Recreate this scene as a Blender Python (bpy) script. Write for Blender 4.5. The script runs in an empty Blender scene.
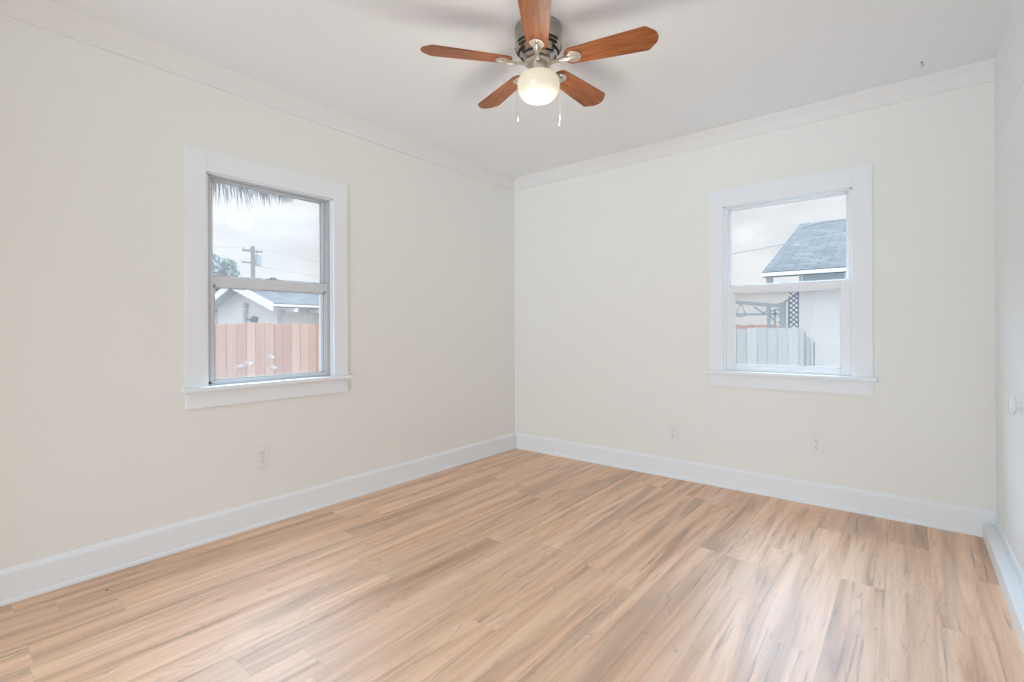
import bpy, bmesh, math, random
from mathutils import Vector, Matrix
random.seed(7)
C = bpy.context.scene.collection
SC = bpy.context.scene
R = math.radians

# ------------------------------------------------------------------ camera
CAM = Vector((2.8008, -3.5086, 1.0811))
FW = Vector((-0.627987, 0.778224, 0.0)); RT = Vector((0.778217, 0.627981, -0.00425)); UP = Vector((0.003307, 0.002669, 0.999991))
cd = bpy.data.cameras.new('camera'); cam = bpy.data.objects.new('camera', cd); C.objects.link(cam)
cd.sensor_fit = 'HORIZONTAL'; cd.sensor_width = 36.0; cd.lens = 491.45 / 1024 * 36.0; cd.shift_y = -11.89 / 1024
cd.clip_start = 0.02; cd.clip_end = 500
M = Matrix.Identity(4)
for i in range(3):
    M[i][0] = RT[i]; M[i][1] = UP[i]; M[i][2] = -FW[i]; M[i][3] = CAM[i]
cam.matrix_world = M
SC.camera = cam
vs = SC.view_settings
vs.view_transform = 'Standard'; vs.look = 'None'; vs.gamma = 1.0; vs.use_curve_mapping = False; vs.exposure = 0.07
SC.cycles.use_denoising = True
SC.cycles.max_bounces = 14; SC.cycles.diffuse_bounces = 8; SC.cycles.glossy_bounces = 4; SC.cycles.transparent_max_bounces = 16
SC.cycles.sample_clamp_indirect = 6.0

# ------------------------------------------------------------------ sky (bright overcast, lighter overhead)
W = bpy.data.worlds.new('overcast_sky'); SC.world = W; W.use_nodes = True
nt = W.node_tree; nt.nodes.clear()
def nn(t, typ, **k):
    n = t.nodes.new(typ)
    for a, b in k.items(): setattr(n, a, b)
    return n
tc = nn(nt, 'ShaderNodeTexCoord'); sp = nn(nt, 'ShaderNodeSeparateXYZ'); nt.links.new(tc.outputs['Generated'], sp.inputs[0])
grad = nn(nt, 'ShaderNodeMapRange'); grad.inputs['From Min'].default_value = 0.14; grad.inputs['From Max'].default_value = 0.65
SKY_LOW, SKY_HIGH = 0.73, 2.6
grad.inputs['To Min'].default_value = SKY_LOW; grad.inputs['To Max'].default_value = SKY_HIGH; grad.interpolation_type = 'SMOOTHSTEP'
nt.links.new(sp.outputs['Z'], grad.inputs['Value'])
mp = nn(nt, 'ShaderNodeMapping'); mp.inputs['Scale'].default_value = (2.2, 2.2, 8.0); nt.links.new(tc.outputs['Generated'], mp.inputs['Vector'])
no = nn(nt, 'ShaderNodeTexNoise'); no.inputs['Scale'].default_value = 1.7; no.inputs['Detail'].default_value = 5; no.inputs['Roughness'].default_value = 0.5
nt.links.new(mp.outputs[0], no.inputs['Vector'])
cr = nn(nt, 'ShaderNodeValToRGB'); cr.color_ramp.elements[0].position = 0.36; cr.color_ramp.elements[0].color = (0.80, 0.81, 0.82, 1)
cr.color_ramp.elements[1].position = 0.60; cr.color_ramp.elements[1].color = (1.06, 1.06, 1.06, 1)
nt.links.new(no.outputs['Fac'], cr.inputs[0])
bg = nn(nt, 'ShaderNodeBackground'); tint = nn(nt, 'ShaderNodeMix', data_type='RGBA', blend_type='MIX'); tint.inputs[6].default_value = (1, 1, 1, 1); tint.inputs[7].default_value = (0.86, 0.98, 1.10, 1)
tf = nn(nt, 'ShaderNodeMapRange'); tf.inputs['From Min'].default_value = 0.14; tf.inputs['From Max'].default_value = 0.5; nt.links.new(sp.outputs['Z'], tf.inputs['Value']); nt.links.new(tf.outputs[0], tint.inputs['Factor'])
mul = nn(nt, 'ShaderNodeMix', data_type='RGBA', blend_type='MULTIPLY'); mul.inputs['Factor'].default_value = 1.0
nt.links.new(cr.outputs[0], mul.inputs[6]); nt.links.new(tint.outputs[2], mul.inputs[7]); nt.links.new(mul.outputs[2], bg.inputs['Color']); nt.links.new(grad.outputs[0], bg.inputs['Strength'])
# blue white glow added above the visible sky to light room and floor
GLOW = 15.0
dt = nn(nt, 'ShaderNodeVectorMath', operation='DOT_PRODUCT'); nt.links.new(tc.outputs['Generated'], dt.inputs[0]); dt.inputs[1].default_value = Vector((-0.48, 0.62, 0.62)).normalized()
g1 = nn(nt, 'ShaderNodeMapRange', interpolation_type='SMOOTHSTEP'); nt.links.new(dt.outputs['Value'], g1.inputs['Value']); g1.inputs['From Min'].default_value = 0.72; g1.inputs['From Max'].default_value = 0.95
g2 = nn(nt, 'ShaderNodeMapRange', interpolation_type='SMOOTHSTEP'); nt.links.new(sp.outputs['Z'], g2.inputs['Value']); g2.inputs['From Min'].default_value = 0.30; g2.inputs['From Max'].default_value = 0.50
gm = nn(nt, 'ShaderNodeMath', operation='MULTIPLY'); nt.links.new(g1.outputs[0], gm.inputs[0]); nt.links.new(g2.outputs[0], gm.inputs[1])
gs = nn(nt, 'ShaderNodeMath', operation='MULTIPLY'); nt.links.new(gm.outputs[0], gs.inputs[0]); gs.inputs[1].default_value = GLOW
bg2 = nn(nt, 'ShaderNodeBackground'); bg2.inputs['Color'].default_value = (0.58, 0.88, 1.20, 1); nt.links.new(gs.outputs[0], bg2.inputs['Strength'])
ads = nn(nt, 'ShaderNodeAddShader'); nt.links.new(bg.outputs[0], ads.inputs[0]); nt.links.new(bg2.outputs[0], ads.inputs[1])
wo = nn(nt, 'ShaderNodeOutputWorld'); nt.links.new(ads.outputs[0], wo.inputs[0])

# ------------------------------------------------------------------ added fill light behind the camera, shining in through the rear opening
def area_light(name, loc, rot, sx, sy, power, col):
    l = bpy.data.lights.new(name, 'AREA'); l.shape = 'RECTANGLE'; l.size = sx; l.size_y = sy; l.energy = power; l.color = col
    o = bpy.data.objects.new(name, l); C.objects.link(o); o.location = loc; o.rotation_euler = rot
    return o
area_light('rear_fill_light', (2.5, -8.2, 1.0), (R(118), 0, R(6)), 2.6, 2.0, 142, (0.83, 0.97, 1.14))

# ------------------------------------------------------------------ materials
MATS = {}
def mat(name, col, rough=0.5, metal=0.0, spec=0.5, bump=0.0, bscale=60.0, var=0.0, vscale=3.0, emit=None, estr=0.0, coat=0.0):
    if name in MATS: return MATS[name]
    m = bpy.data.materials.new(name); m.use_nodes = True; t = m.node_tree
    b = t.nodes['Principled BSDF']
    b.inputs['Base Color'].default_value = (*col, 1); b.inputs['Roughness'].default_value = rough
    b.inputs['Metallic'].default_value = metal; b.inputs['Specular IOR Level'].default_value = spec
    b.inputs['Coat Weight'].default_value = coat
    co = nn(t, 'ShaderNodeTexCoord')
    if var > 0:
        n = nn(t, 'ShaderNodeTexNoise'); n.inputs['Scale'].default_value = vscale; n.inputs['Detail'].default_value = 4
        t.links.new(co.outputs['Object'], n.inputs['Vector'])
        r = nn(t, 'ShaderNodeMapRange'); r.inputs['From Min'].default_value = .3; r.inputs['From Max'].default_value = .7
        r.inputs['To Min'].default_value = 1 - var; r.inputs['To Max'].default_value = 1 + var
        t.links.new(n.outputs['Fac'], r.inputs['Value'])
        v = nn(t, 'ShaderNodeHueSaturation'); v.inputs['Color'].default_value = (*col, 1)
        t.links.new(r.outputs[0], v.inputs['Value']); t.links.new(v.outputs[0], b.inputs['Base Color'])
    if bump > 0:
        n2 = nn(t, 'ShaderNodeTexNoise'); n2.inputs['Scale'].default_value = bscale; n2.inputs['Detail'].default_value = 3
        t.links.new(co.outputs['Object'], n2.inputs['Vector'])
        bp = nn(t, 'ShaderNodeBump'); bp.inputs['Strength'].default_value = bump; bp.inputs['Distance'].default_value = 0.002
        t.links.new(n2.outputs['Fac'], bp.inputs['Height']); t.links.new(bp.outputs[0], b.inputs['Normal'])
    if emit:
        b.inputs['Emission Color'].default_value = (*emit, 1); b.inputs['Emission Strength'].default_value = estr
    MATS[name] = m
    return m
WALL = mat('warm_white_wall_paint', (0.852, 0.852, 0.818), 0.7, spec=0.2, bump=0.15, bscale=45)
CEIL = mat('flat_white_ceiling_paint', (0.875, 0.90, 0.92), 0.85, spec=0.15, bump=0.12, bscale=60)
TRIM = mat('white_trim_paint', (0.85, 0.885, 0.91), 0.5, spec=0.25)
CROWN = mat('crown_paint', (0.83, 0.825, 0.81), 0.7, spec=0.2)
DOORP = mat('white_door_paint', (0.84, 0.88, 0.905), 0.35, spec=0.4)
SASHW = mat('white_sash_paint', (0.82, 0.84, 0.86), 0.35, spec=0.4)
ALU = mat('satin_aluminium', (0.70, 0.72, 0.74), 0.36, metal=0.25)
ALUD = mat('grey_aluminium_track', (0.52, 0.54, 0.57), 0.4, metal=0.3)
DARK = mat('dark_rubber', (0.05, 0.05, 0.055), 0.6)
PLAST = mat('white_plastic', (0.82, 0.82, 0.80), 0.35)
SLOT = mat('socket_slot_dark', (0.12, 0.12, 0.12), 0.6)
STEEL = mat('grey_steel', (0.35, 0.35, 0.36), 0.4, metal=0.8)
CER = mat('white_ceramic', (0.86, 0.87, 0.88), 0.15, coat=0.4)
NICK = mat('brushed_nickel', (0.42, 0.395, 0.345), 0.22, metal=1.0)
NICKD = mat('worn_nickel_iron', (0.62, 0.57, 0.50), 0.34, metal=0.9)
BLK = mat('black_vent_shadow_gap', (0.02, 0.018, 0.015), 0.7)
CHROME = mat('small_chrome_bead', (0.75, 0.74, 0.72), 0.2, metal=1.0)

def floor_mat():
    m = bpy.data.materials.new('oak_look_vinyl_planks'); m.use_nodes = True; t = m.node_tree; L = t.links
    b = t.nodes['Principled BSDF']
    co = nn(t, 'ShaderNodeTexCoord'); s = nn(t, 'ShaderNodeSeparateXYZ'); L.new(co.outputs['Object'], s.inputs[0])
    def ma(op, a, bb=None, c=None):
        n = nn(t, 'ShaderNodeMath', operation=op)
        for i, v in enumerate((a, bb, c)):
            if v is None: continue
            if isinstance(v, (int, float)): n.inputs[i].default_value = v
            else: L.new(v, n.inputs[i])
        return n.outputs[0]
    PW, PL = 0.1525, 1.22
    u = ma('DIVIDE', ma('ADD', s.outputs['X'], 10.0 - 0.065), PW)
    row = ma('FLOOR', u); fu = ma('FRACT', u)
    wn = nn(t, 'ShaderNodeTexWhiteNoise', noise_dimensions='1D'); L.new(row, wn.inputs['W'])
    v = ma('DIVIDE', ma('ADD', ma('ADD', s.outputs['Y'], 20.0), ma('MULTIPLY', wn.outputs['Value'], PL * 3)), PL)
    colm = ma('FLOOR', v); fv = ma('FRACT', v)
    cid = nn(t, 'ShaderNodeCombineXYZ'); L.new(row, cid.inputs[0]); L.new(colm, cid.inputs[1])
    w2 = nn(t, 'ShaderNodeTexWhiteNoise', noise_dimensions='3D'); L.new(cid.outputs[0], w2.inputs['Vector'])
    # per plank offset of the printed grain
    off = nn(t, 'ShaderNodeVectorMath', operation='SCALE'); L.new(w2.outputs['Color'], off.inputs[0]); off.inputs['Scale'].default_value = 37.0
    ad = nn(t, 'ShaderNodeVectorMath', operation='ADD'); L.new(co.outputs['Object'], ad.inputs[0]); L.new(off.outputs[0], ad.inputs[1])
    def noise(sx, sy, sc, det, rough=.5, dist=0.0):
        mpn = nn(t, 'ShaderNodeMapping'); mpn.inputs['Scale'].default_value = (sx, sy, 1); L.new(ad.outputs[0], mpn.inputs[0])
        n = nn(t, 'ShaderNodeTexNoise'); n.inputs['Scale'].default_value = sc; n.inputs['Detail'].default_value = det
        n.inputs['Roughness'].default_value = rough; n.inputs['Distortion'].default_value = dist
        L.new(mpn.outputs[0], n.inputs['Vector']); return n.outputs['Fac']
    def ramp(fac, stops):
        r = nn(t, 'ShaderNodeValToRGB'); e = r.color_ramp.elements
        e[0].position, e[0].color = stops[0][0], (*stops[0][1], 1); e[1].position, e[1].color = stops[-1][0], (*stops[-1][1], 1)
        for p_, c_ in stops[1:-1]:
            q = e.new(p_); q.color = (*c_, 1)
        L.new(fac, r.inputs[0]); return r.outputs[0]
    def mix(fac, a, bb, mode='MIX'):
        n = nn(t, 'ShaderNodeMix', data_type='RGBA', blend_type=mode)
        if isinstance(fac, (int, float)): n.inputs['Factor'].default_value = fac
        else: L.new(fac, n.inputs['Factor'])
        for k, vv in ((6, a), (7, bb)):
            if isinstance(vv, tuple): n.inputs[k].default_value = (*vv, 1)
            else: L.new(vv, n.inputs[k])
        return n.outputs[2]
    bands = noise(15, 0.9, 1.0, 4, .55, .9)                    # broad tonal bands along the plank
    base = ramp(bands, [(.28, FL_D), (.42, FL_M), (.55, FL_L), (.72, FL_LL)])
    wide = noise(7.5, .55, 1.0, 3, .5, .8)                     # soft brown drifts, hand wide
    wm = nn(t, 'ShaderNodeMapRange', interpolation_type='SMOOTHSTEP'); L.new(wide, wm.inputs['Value']); wm.inputs['From Min'].default_value = .50; wm.inputs['From Max'].default_value = .70; wm.inputs['To Max'].default_value = .62
    base = mix(wm.outputs[0], base, FL_B)
    tone = ma('ADD', ma('MULTIPLY', w2.outputs['Value'], 0.18), 0.91)
    hs = nn(t, 'ShaderNodeHueSaturation'); L.new(base, hs.inputs['Color']); L.new(tone, hs.inputs['Value'])
    fine = noise(120, 4.0, 1.0, 3, .6)                         # fine fibres
    f2 = nn(t, 'ShaderNodeMapRange'); L.new(fine, f2.inputs['Value']); f2.inputs['From Min'].default_value = .3; f2.inputs['From Max'].default_value = .7
    f2.inputs['To Min'].default_value = .93; f2.inputs['To Max'].default_value = 1.05
    hs2 = nn(t, 'ShaderNodeHueSaturation'); L.new(hs.outputs[0], hs2.inputs['Color']); L.new(f2.outputs[0], hs2.inputs['Value'])
    streak = noise(38, 1.7, 1.0, 4, .62, .8)                   # dark streaks
    sm = nn(t, 'ShaderNodeMapRange', interpolation_type='SMOOTHSTEP'); L.new(streak, sm.inputs['Value']); sm.inputs['From Min'].default_value = .56; sm.inputs['From Max'].default_value = .72
    sm.inputs['To Max'].default_value = .62
    c3 = mix(sm.outputs[0], hs2.outputs[0], FL_S)
    kn = noise(14, 4.2, 1.0, 3, .6, 2.6)                       # cathedral grain and knots
    km = nn(t, 'ShaderNodeMapRange', interpolation_type='SMOOTHSTEP'); L.new(kn, km.inputs['Value']); km.inputs['From Min'].default_value = .62; km.inputs['From Max'].default_value = .74
    km.inputs['To Max'].default_value = .36
    c4 = mix(km.outputs[0], c3, FL_K)
    rg = noise(7, 1.1, 1.0, 2, .5, .6)                         # contour lines of the printed heartwood
    fr_ = ma('FRACT', ma('MULTIPLY', rg, 16.0)); tri = ma('ABSOLUTE', ma('SUBTRACT', fr_, 0.5))
    rm = nn(t, 'ShaderNodeMapRange', interpolation_type='SMOOTHSTEP'); L.new(tri, rm.inputs['Value']); rm.inputs['From Min'].default_value = .16; rm.inputs['From Max'].default_value = .02
    zone = nn(t, 'ShaderNodeMapRange', interpolation_type='SMOOTHSTEP'); L.new(noise(10, .8, 1.0, 2), zone.inputs['Value']); zone.inputs['From Min'].default_value = .50; zone.inputs['From Max'].default_value = .64
    c4 = mix(ma('MULTIPLY', ma('MULTIPLY', rm.outputs[0], zone.outputs[0]), .26), c4, FL_K)
    # seams
    du = ma('MULTIPLY', ma('MINIMUM', fu, ma('SUBTRACT', 1.0, fu)), PW); dv = ma('MULTIPLY', ma('MINIMUM', fv, ma('SUBTRACT', 1.0, fv)), PL)
    dm = ma('MINIMUM', du, dv)
    sr = nn(t, 'ShaderNodeMapRange'); L.new(dm, sr.inputs['Value']); sr.inputs['From Max'].default_value = .0022; sr.inputs['To Min'].default_value = .18; sr.inputs['To Max'].default_value = 0
    c5 = mix(sr.outputs[0], c4, (.28, .18, .11))
    # one small dark nick near the left wall
    nv = nn(t, 'ShaderNodeVectorMath', operation='DISTANCE'); L.new(co.outputs['Object'], nv.inputs[0]); nv.inputs[1].default_value = (0.195, -2.977, 0)
    nr = ma('LESS_THAN', nv.outputs['Value'], 0.006)
    c6 = mix(nr, c5, (.10, .05, .03))
    L.new(c6, b.inputs['Base Color'])
    b.inputs['Roughness'].default_value = 0.50; b.inputs['Specular IOR Level'].default_value = 0.9
    b.inputs['Coat Weight'].default_value = 0.15; b.inputs['Coat Roughness'].default_value = 0.40
    bp = nn(t, 'ShaderNodeBump'); bp.inputs['Strength'].default_value = .12; bp.inputs['Distance'].default_value = .002
    L.new(ma('ADD', fine, ma('MULTIPLY', dm, 0.0)), bp.inputs['Height']); L.new(bp.outputs[0], b.inputs['Normal'])
    return m
FL_D, FL_M, FL_L, FL_LL = (.48, .285, .17), (.71, .445, .275), (.82, .54, .355), (.86, .62, .44)
FL_B = (.46, .30, .20)
FL_S, FL_K = (.25, .155, .115), (.31, .20, .145)
FLOOR = floor_mat()

def blade_mat():
    m = bpy.data.materials.new('cherry_wood_blade'); m.use_nodes = True; t = m.node_tree; L = t.links
    b = t.nodes['Principled BSDF']; co = nn(t, 'ShaderNodeTexCoord')
    mpn = nn(t, 'ShaderNodeMapping'); mpn.inputs['Scale'].default_value = (6, 60, 60); L.new(co.outputs['Object'], mpn.inputs[0])
    n = nn(t, 'ShaderNodeTexNoise'); n.inputs['Scale'].default_value = 1.0; n.inputs['Detail'].default_value = 5; n.inputs['Distortion'].default_value = .6
    L.new(mpn.outputs[0], n.inputs['Vector'])
    r = nn(t, 'ShaderNodeValToRGB'); e = r.color_ramp.elements
    e[0].position = .32; e[0].color = (.205, .058, .016, 1); e[1].position = .68; e[1].color = (.40, .135, .040, 1)
    L.new(n.outputs['Fac'], r.inputs[0]); L.new(r.outputs[0], b.inputs['Base Color'])
    b.inputs['Roughness'].default_value = .42; b.inputs['Specular IOR Level'].default_value = .35
    return m
BLADE = blade_mat()
EDGE = mat('blade_dark_edge_banding', (.16, .055, .02), .5)

def globe_mat():
    m = bpy.data.materials.new('lit_opal_glass'); m.use_nodes = True; t = m.node_tree; L = t.links
    b = t.nodes['Principled BSDF']; b.inputs['Base Color'].default_value = (.50, .47, .38, 1); b.inputs['Roughness'].default_value = .22
    co = nn(t, 'ShaderNodeTexCoord'); d = nn(t, 'ShaderNodeVectorMath', operation='DISTANCE'); L.new(co.outputs['Object'], d.inputs[0]); d.inputs[1].default_value = (0, 0, -.322)
    r = nn(t, 'ShaderNodeMapRange', interpolation_type='SMOOTHSTEP'); L.new(d.outputs['Value'], r.inputs['Value']); r.inputs['From Min'].default_value = .03; r.inputs['From Max'].default_value = .085
    r.inputs['To Min'].default_value = 1.1; r.inputs['To Max'].default_value = .42
    b.inputs['Emission Color'].default_value = (1.0, .90, .66, 1); L.new(r.outputs[0], b.inputs['Emission Strength'])
    return m
GLOBE = globe_mat()

def pane_mat(name, haze):
    m = bpy.data.materials.new(name); m.use_nodes = True; t = m.node_tree; t.nodes.clear(); L = t.links
    tr = nn(t, 'ShaderNodeBsdfTransparent'); gl = nn(t, 'ShaderNodeBsdfGlossy'); gl.inputs['Roughness'].default_value = .02
    fr = nn(t, 'ShaderNodeFresnel'); fr.inputs['IOR'].default_value = 1.45
    fm = nn(t, 'ShaderNodeMath', operation='MULTIPLY'); L.new(fr.outputs[0], fm.inputs[0]); fm.inputs[1].default_value = .08
    mx = nn(t, 'ShaderNodeMixShader'); L.new(fm.outputs[0], mx.inputs[0]); L.new(tr.outputs[0], mx.inputs[1]); L.new(gl.outputs[0], mx.inputs[2])
    tl = nn(t, 'ShaderNodeBsdfTranslucent'); tl.inputs['Color'].default_value = (.95, .90, .83, 1)
    m2 = nn(t, 'ShaderNodeMixShader'); m2.inputs[0].default_value = haze; L.new(mx.outputs[0], m2.inputs[1]); L.new(tl.outputs[0], m2.inputs[2])  # veiling glare painted into the glass as a translucent haze
    o = nn(t, 'ShaderNodeOutputMaterial'); L.new(m2.outputs[0], o.inputs[0])
    return m
PANE = pane_mat('clear_window_glass', 0.03)
PANEH = pane_mat('hazed_window_glass', 0.08)  # stronger haze, painted for glare and an insect screen

# ------------------------------------------------------------------ mesh helpers
def new(): return bmesh.new()
def box(bm, x0, x1, y0, y1, z0, z1, m=None):
    vs_ = [bm.verts.new(Vector(p) if m is None else m @ Vector(p)) for p in
           ((x0, y0, z0), (x1, y0, z0), (x1, y1, z0), (x0, y1, z0), (x0, y0, z1), (x1, y0, z1), (x1, y1, z1), (x0, y1, z1))]
    for f in ((3, 2, 1, 0), (4, 5, 6, 7), (0, 1, 5, 4), (1, 2, 6, 5), (2, 3, 7, 6), (3, 0, 4, 7)):
        bm.faces.new([vs_[i] for i in f])
    return bm
def prism(bm, pts, axis, a, b):
    """extrude a 2-D outline along an axis ('x','y','z') from a to b"""
    def P(u, v, w): return {'x': (w, u, v), 'y': (u, w, v), 'z': (u, v, w)}[axis]
    A = [bm.verts.new(P(u, v, a)) for u, v in pts]; B = [bm.verts.new(P(u, v, b)) for u, v in pts]
    n = len(pts)
    bm.faces.new(A); bm.faces.new(B[::-1])
    for i in range(n): bm.faces.new((A[i], B[i], B[(i + 1) % n], A[(i + 1) % n]))
    return bm
def lathe(bm, prof, n=40, c=(0, 0, 0)):
    rings = []
    for r, z in prof:
        if r < 1e-5: rings.append([bm.verts.new((c[0], c[1], c[2] + z))])
        else: rings.append([bm.verts.new((c[0] + r * math.cos(2 * math.pi * i / n), c[1] + r * math.sin(2 * math.pi * i / n), c[2] + z)) for i in range(n)])
    for a, b in zip(rings, rings[1:]):
        for i in range(n):
            j = (i + 1) % n
            if len(a) == 1 and len(b) == 1: continue
            if len(a) == 1: bm.faces.new((a[0], b[i], b[j]))
            elif len(b) == 1: bm.faces.new((a[i], b[0], a[j]))
            else: bm.faces.new((a[i], b[i], b[j], a[j]))
    return bm
def tube(bm, pts, rad, n=8, caps=True):
    pts = [Vector(p) for p in pts]; rings = []
    for i, p in enumerate(pts):
        d = (pts[min(i + 1, len(pts) - 1)] - pts[max(i - 1, 0)]).normalized()
        a = d.cross(Vector((0, 0, 1)));
        if a.length < 1e-3: a = d.cross(Vector((1, 0, 0)))
        a.normalize(); b = d.cross(a).normalized()
        r = rad[i] if isinstance(rad, (list, tuple)) else rad
        rings.append([bm.verts.new(p + a * r * math.cos(2 * math.pi * k / n) + b * r * math.sin(2 * math.pi * k / n)) for k in range(n)])
    for A, B in zip(rings, rings[1:]):
        for k in range(n): bm.faces.new((A[k], A[(k + 1) % n], B[(k + 1) % n], B[k]))
    if caps: bm.faces.new(rings[0][::-1]); bm.faces.new(rings[-1])
    return bm
def obj(name, bm, m, parent=None, smooth=False, bevel=0.0, loc=None):
    bmesh.ops.recalc_face_normals(bm, faces=bm.faces)
    if bevel > 0:
        bmesh.ops.bevel(bm, geom=[e for e in bm.edges if len(e.link_faces) == 2 and e.calc_face_angle(0) > .6], offset=bevel, segments=2, affect='EDGES', profile=.6)
    me = bpy.data.meshes.new(name); bm.to_mesh(me); bm.free()
    me.materials.append(m)
    if smooth:
        for p in me.polygons: p.use_smooth = True
        try: me.set_sharp_from_angle(angle=R(38))
        except Exception: pass
    o = bpy.data.objects.new(name, me); C.objects.link(o)
    if parent: o.parent = parent
    if loc: o.location = loc
    return o
def empty(name, loc, rz=0.0):
    o = bpy.data.objects.new(name, None); C.objects.link(o); o.location = loc; o.rotation_euler = (0, 0, rz); o.empty_display_size = .1
    return o
def tag(o, label, cat=None, group=None, kind=None):
    o['label'] = label
    if cat: o['category'] = cat
    if group: o['group'] = group
    if kind: o['kind'] = kind
    return o
def struct(o, label=None, cat=None):
    o['kind'] = 'structure'
    if label: o['label'] = label
    if cat: o['category'] = cat
    return o

# ------------------------------------------------------------------ room shell
RW, RD, H, T = 3.116, 4.25, 2.44, 0.14
W1 = dict(a0=-2.535, a1=-1.821, z0=.795, z1=1.895)       # opening in the left wall (along y)
W2 = dict(a0=1.824, a1=2.547, z0=.795, z1=1.904)         # opening in the back wall (along x)
struct(obj('floor', box(new(), -T, RW + .7, -RD - 1.5, T, -.12, 0), FLOOR), 'oak look plank floor with long warm tan boards', 'floor')
struct(obj('ceiling', box(new(), -T, RW + .7, -RD - .14, T, H, H + .15), CEIL), 'plain white painted ceiling with the fan in its middle', 'ceiling')
b = new()
box(b, -T, 0, -RD - .14, T, -.62, W1['z0']); box(b, -T, 0, -RD - .14, T, W1['z1'], H)
box(b, -T, 0, -RD - .14, W1['a0'], W1['z0'], W1['z1']); box(b, -T, 0, W1['a1'], T, W1['z0'], W1['z1'])
struct(obj('wall_left', b, WALL), 'warm white left wall with a grey metal sash window', 'wall')
b = new()
box(b, 0, RW + .7, 0, T, -.62, W2['z0']); box(b, 0, RW + .7, 0, T, W2['z1'], H)
box(b, 0, W2['a0'], 0, T, W2['z0'], W2['z1']); box(b, W2['a1'], RW + .7, 0, T, W2['z0'], W2['z1'])
struct(obj('wall_back', b, WALL), 'warm white back wall with a white sash window', 'wall')
# right wall: a stub at the corner, closet doors, header over them
DZ0, DZ1, DY0, DY1 = .075, 2.03, -.016, -.80; XD = RW + .030
b = new(); DYE = 2 * DY1 - DY0
box(b, XD, RW + .15, DY0, 0, 0, H); box(b, XD, RW + .15, DYE, DY0, DZ1, H); box(b, XD, RW + .15, -RD, DYE, 0, H)
struct(obj('wall_right', b, TRIM), 'white right wall holding the closet doors', 'wall')
b = new()
box(b, RW + .6, RW + .68, -RD, 0, 0, H)
struct(obj('wall_closet', b, WALL), 'rear wall inside the closet', 'wall')
b = new()
box(b, 0, .70, -RD - .14, -RD, 0, H); box(b, 3.02, RW + .12, -RD - .14, -RD, 0, H); box(b, .70, 3.02, -RD - .14, -RD, 2.30, H)  # unseen opening, added and placed to let the fill light in
struct(obj('wall_rear', b, WALL), 'rear wall with a wide opening added to let fill light in', 'wall')

# baseboards: flat board, eased cap, small shoe at the floor
def base_prof(): return [(0, 0), (.024, 0), (.024, .010), (.021, .016), (.016, .018), (.016, .118), (.013, .127), (.007, .131), (.005, .136), (0, .138)]
struct(obj('baseboard_left', prism(new(), base_prof(), 'y', -RD, 0), TRIM), 'white baseboard along the left wall', 'baseboard')
struct(obj('baseboard_back', prism(new(), [(-u, v) for u, v in base_prof()], 'x', .024, XD), TRIM), 'white baseboard along the back wall', 'baseboard')
struct(obj('baseboard_right', prism(new(), [(RW - .022, 0), (RW - .022, .072), (RW - .019, .075), (RW + .10, .075), (RW + .10, 0)], 'y', -RD, -.024), TRIM), 'low white curb under the closet doors', 'baseboard')
# shallow crown on left, back and right
def crown_prof(): return [(0, 0), (.007, .001), (.009, .007), (.008, .014), (.011, .022), (.016, .045), (.028, .072), (.044, .088), (.046, .10), (0, .10)]
struct(obj('trim_1', prism(new(), [(u, H - .10 + v) for u, v in crown_prof()], 'y', -RD, 0), CROWN, smooth=True), 'shallow white crown moulding over the left wall', 'trim')
struct(obj('trim_2', prism(new(), [(-u, H - .10 + v) for u, v in crown_prof()], 'x', 0, XD), CROWN, smooth=True), 'shallow white crown moulding over the back wall', 'trim')

# closet doors on the right wall
def door(name, y0, y1, knob_y, label, knob_label='tall white oval pull knob'):
    d = struct(empty(name, (XD, (y0 + y1) / 2, DZ0)), label, 'door')
    L0, L1 = y0 - (y0 + y1) / 2, y1 - (y0 + y1) / 2
    hz = DZ1 - DZ0 - .0015
    b = new(); box(b, 0, .032, L0, L1, .004, hz)
    box(b, -.007, .001, L0, L1, .004, .042)                         # bottom rail standing a little proud
    obj('door_panel', b, DOORP, d, bevel=.0025)
    kz = .765 - DZ0; ky = knob_y - (y0 + y1) / 2
    b = new(); lathe(b, [(0, 0), (.006, 0), (.0062, .012), (.012, .016), (.0165, .024), (.0165, .032), (.011, .038), (0, .039)], 20)
    bmesh.ops.scale(b, vec=(2.5, 1.1, .85), verts=b.verts)
    bmesh.ops.rotate(b, cent=(0, 0, 0), matrix=Matrix.Rotation(R(-90), 3, 'Y'), verts=b.verts)
    k = obj('knob', b, CER, d, smooth=True, loc=(0, ky, kz)); k['label'] = knob_label
    return d
door('door_1', DY1, DY0 - .002, -.715, 'white closet door with a ceramic knob next to the back corner')
door('door_2', DYE + .002, DY1 - .003, DYE + .09, 'white closet door next along toward the camera')

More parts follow.
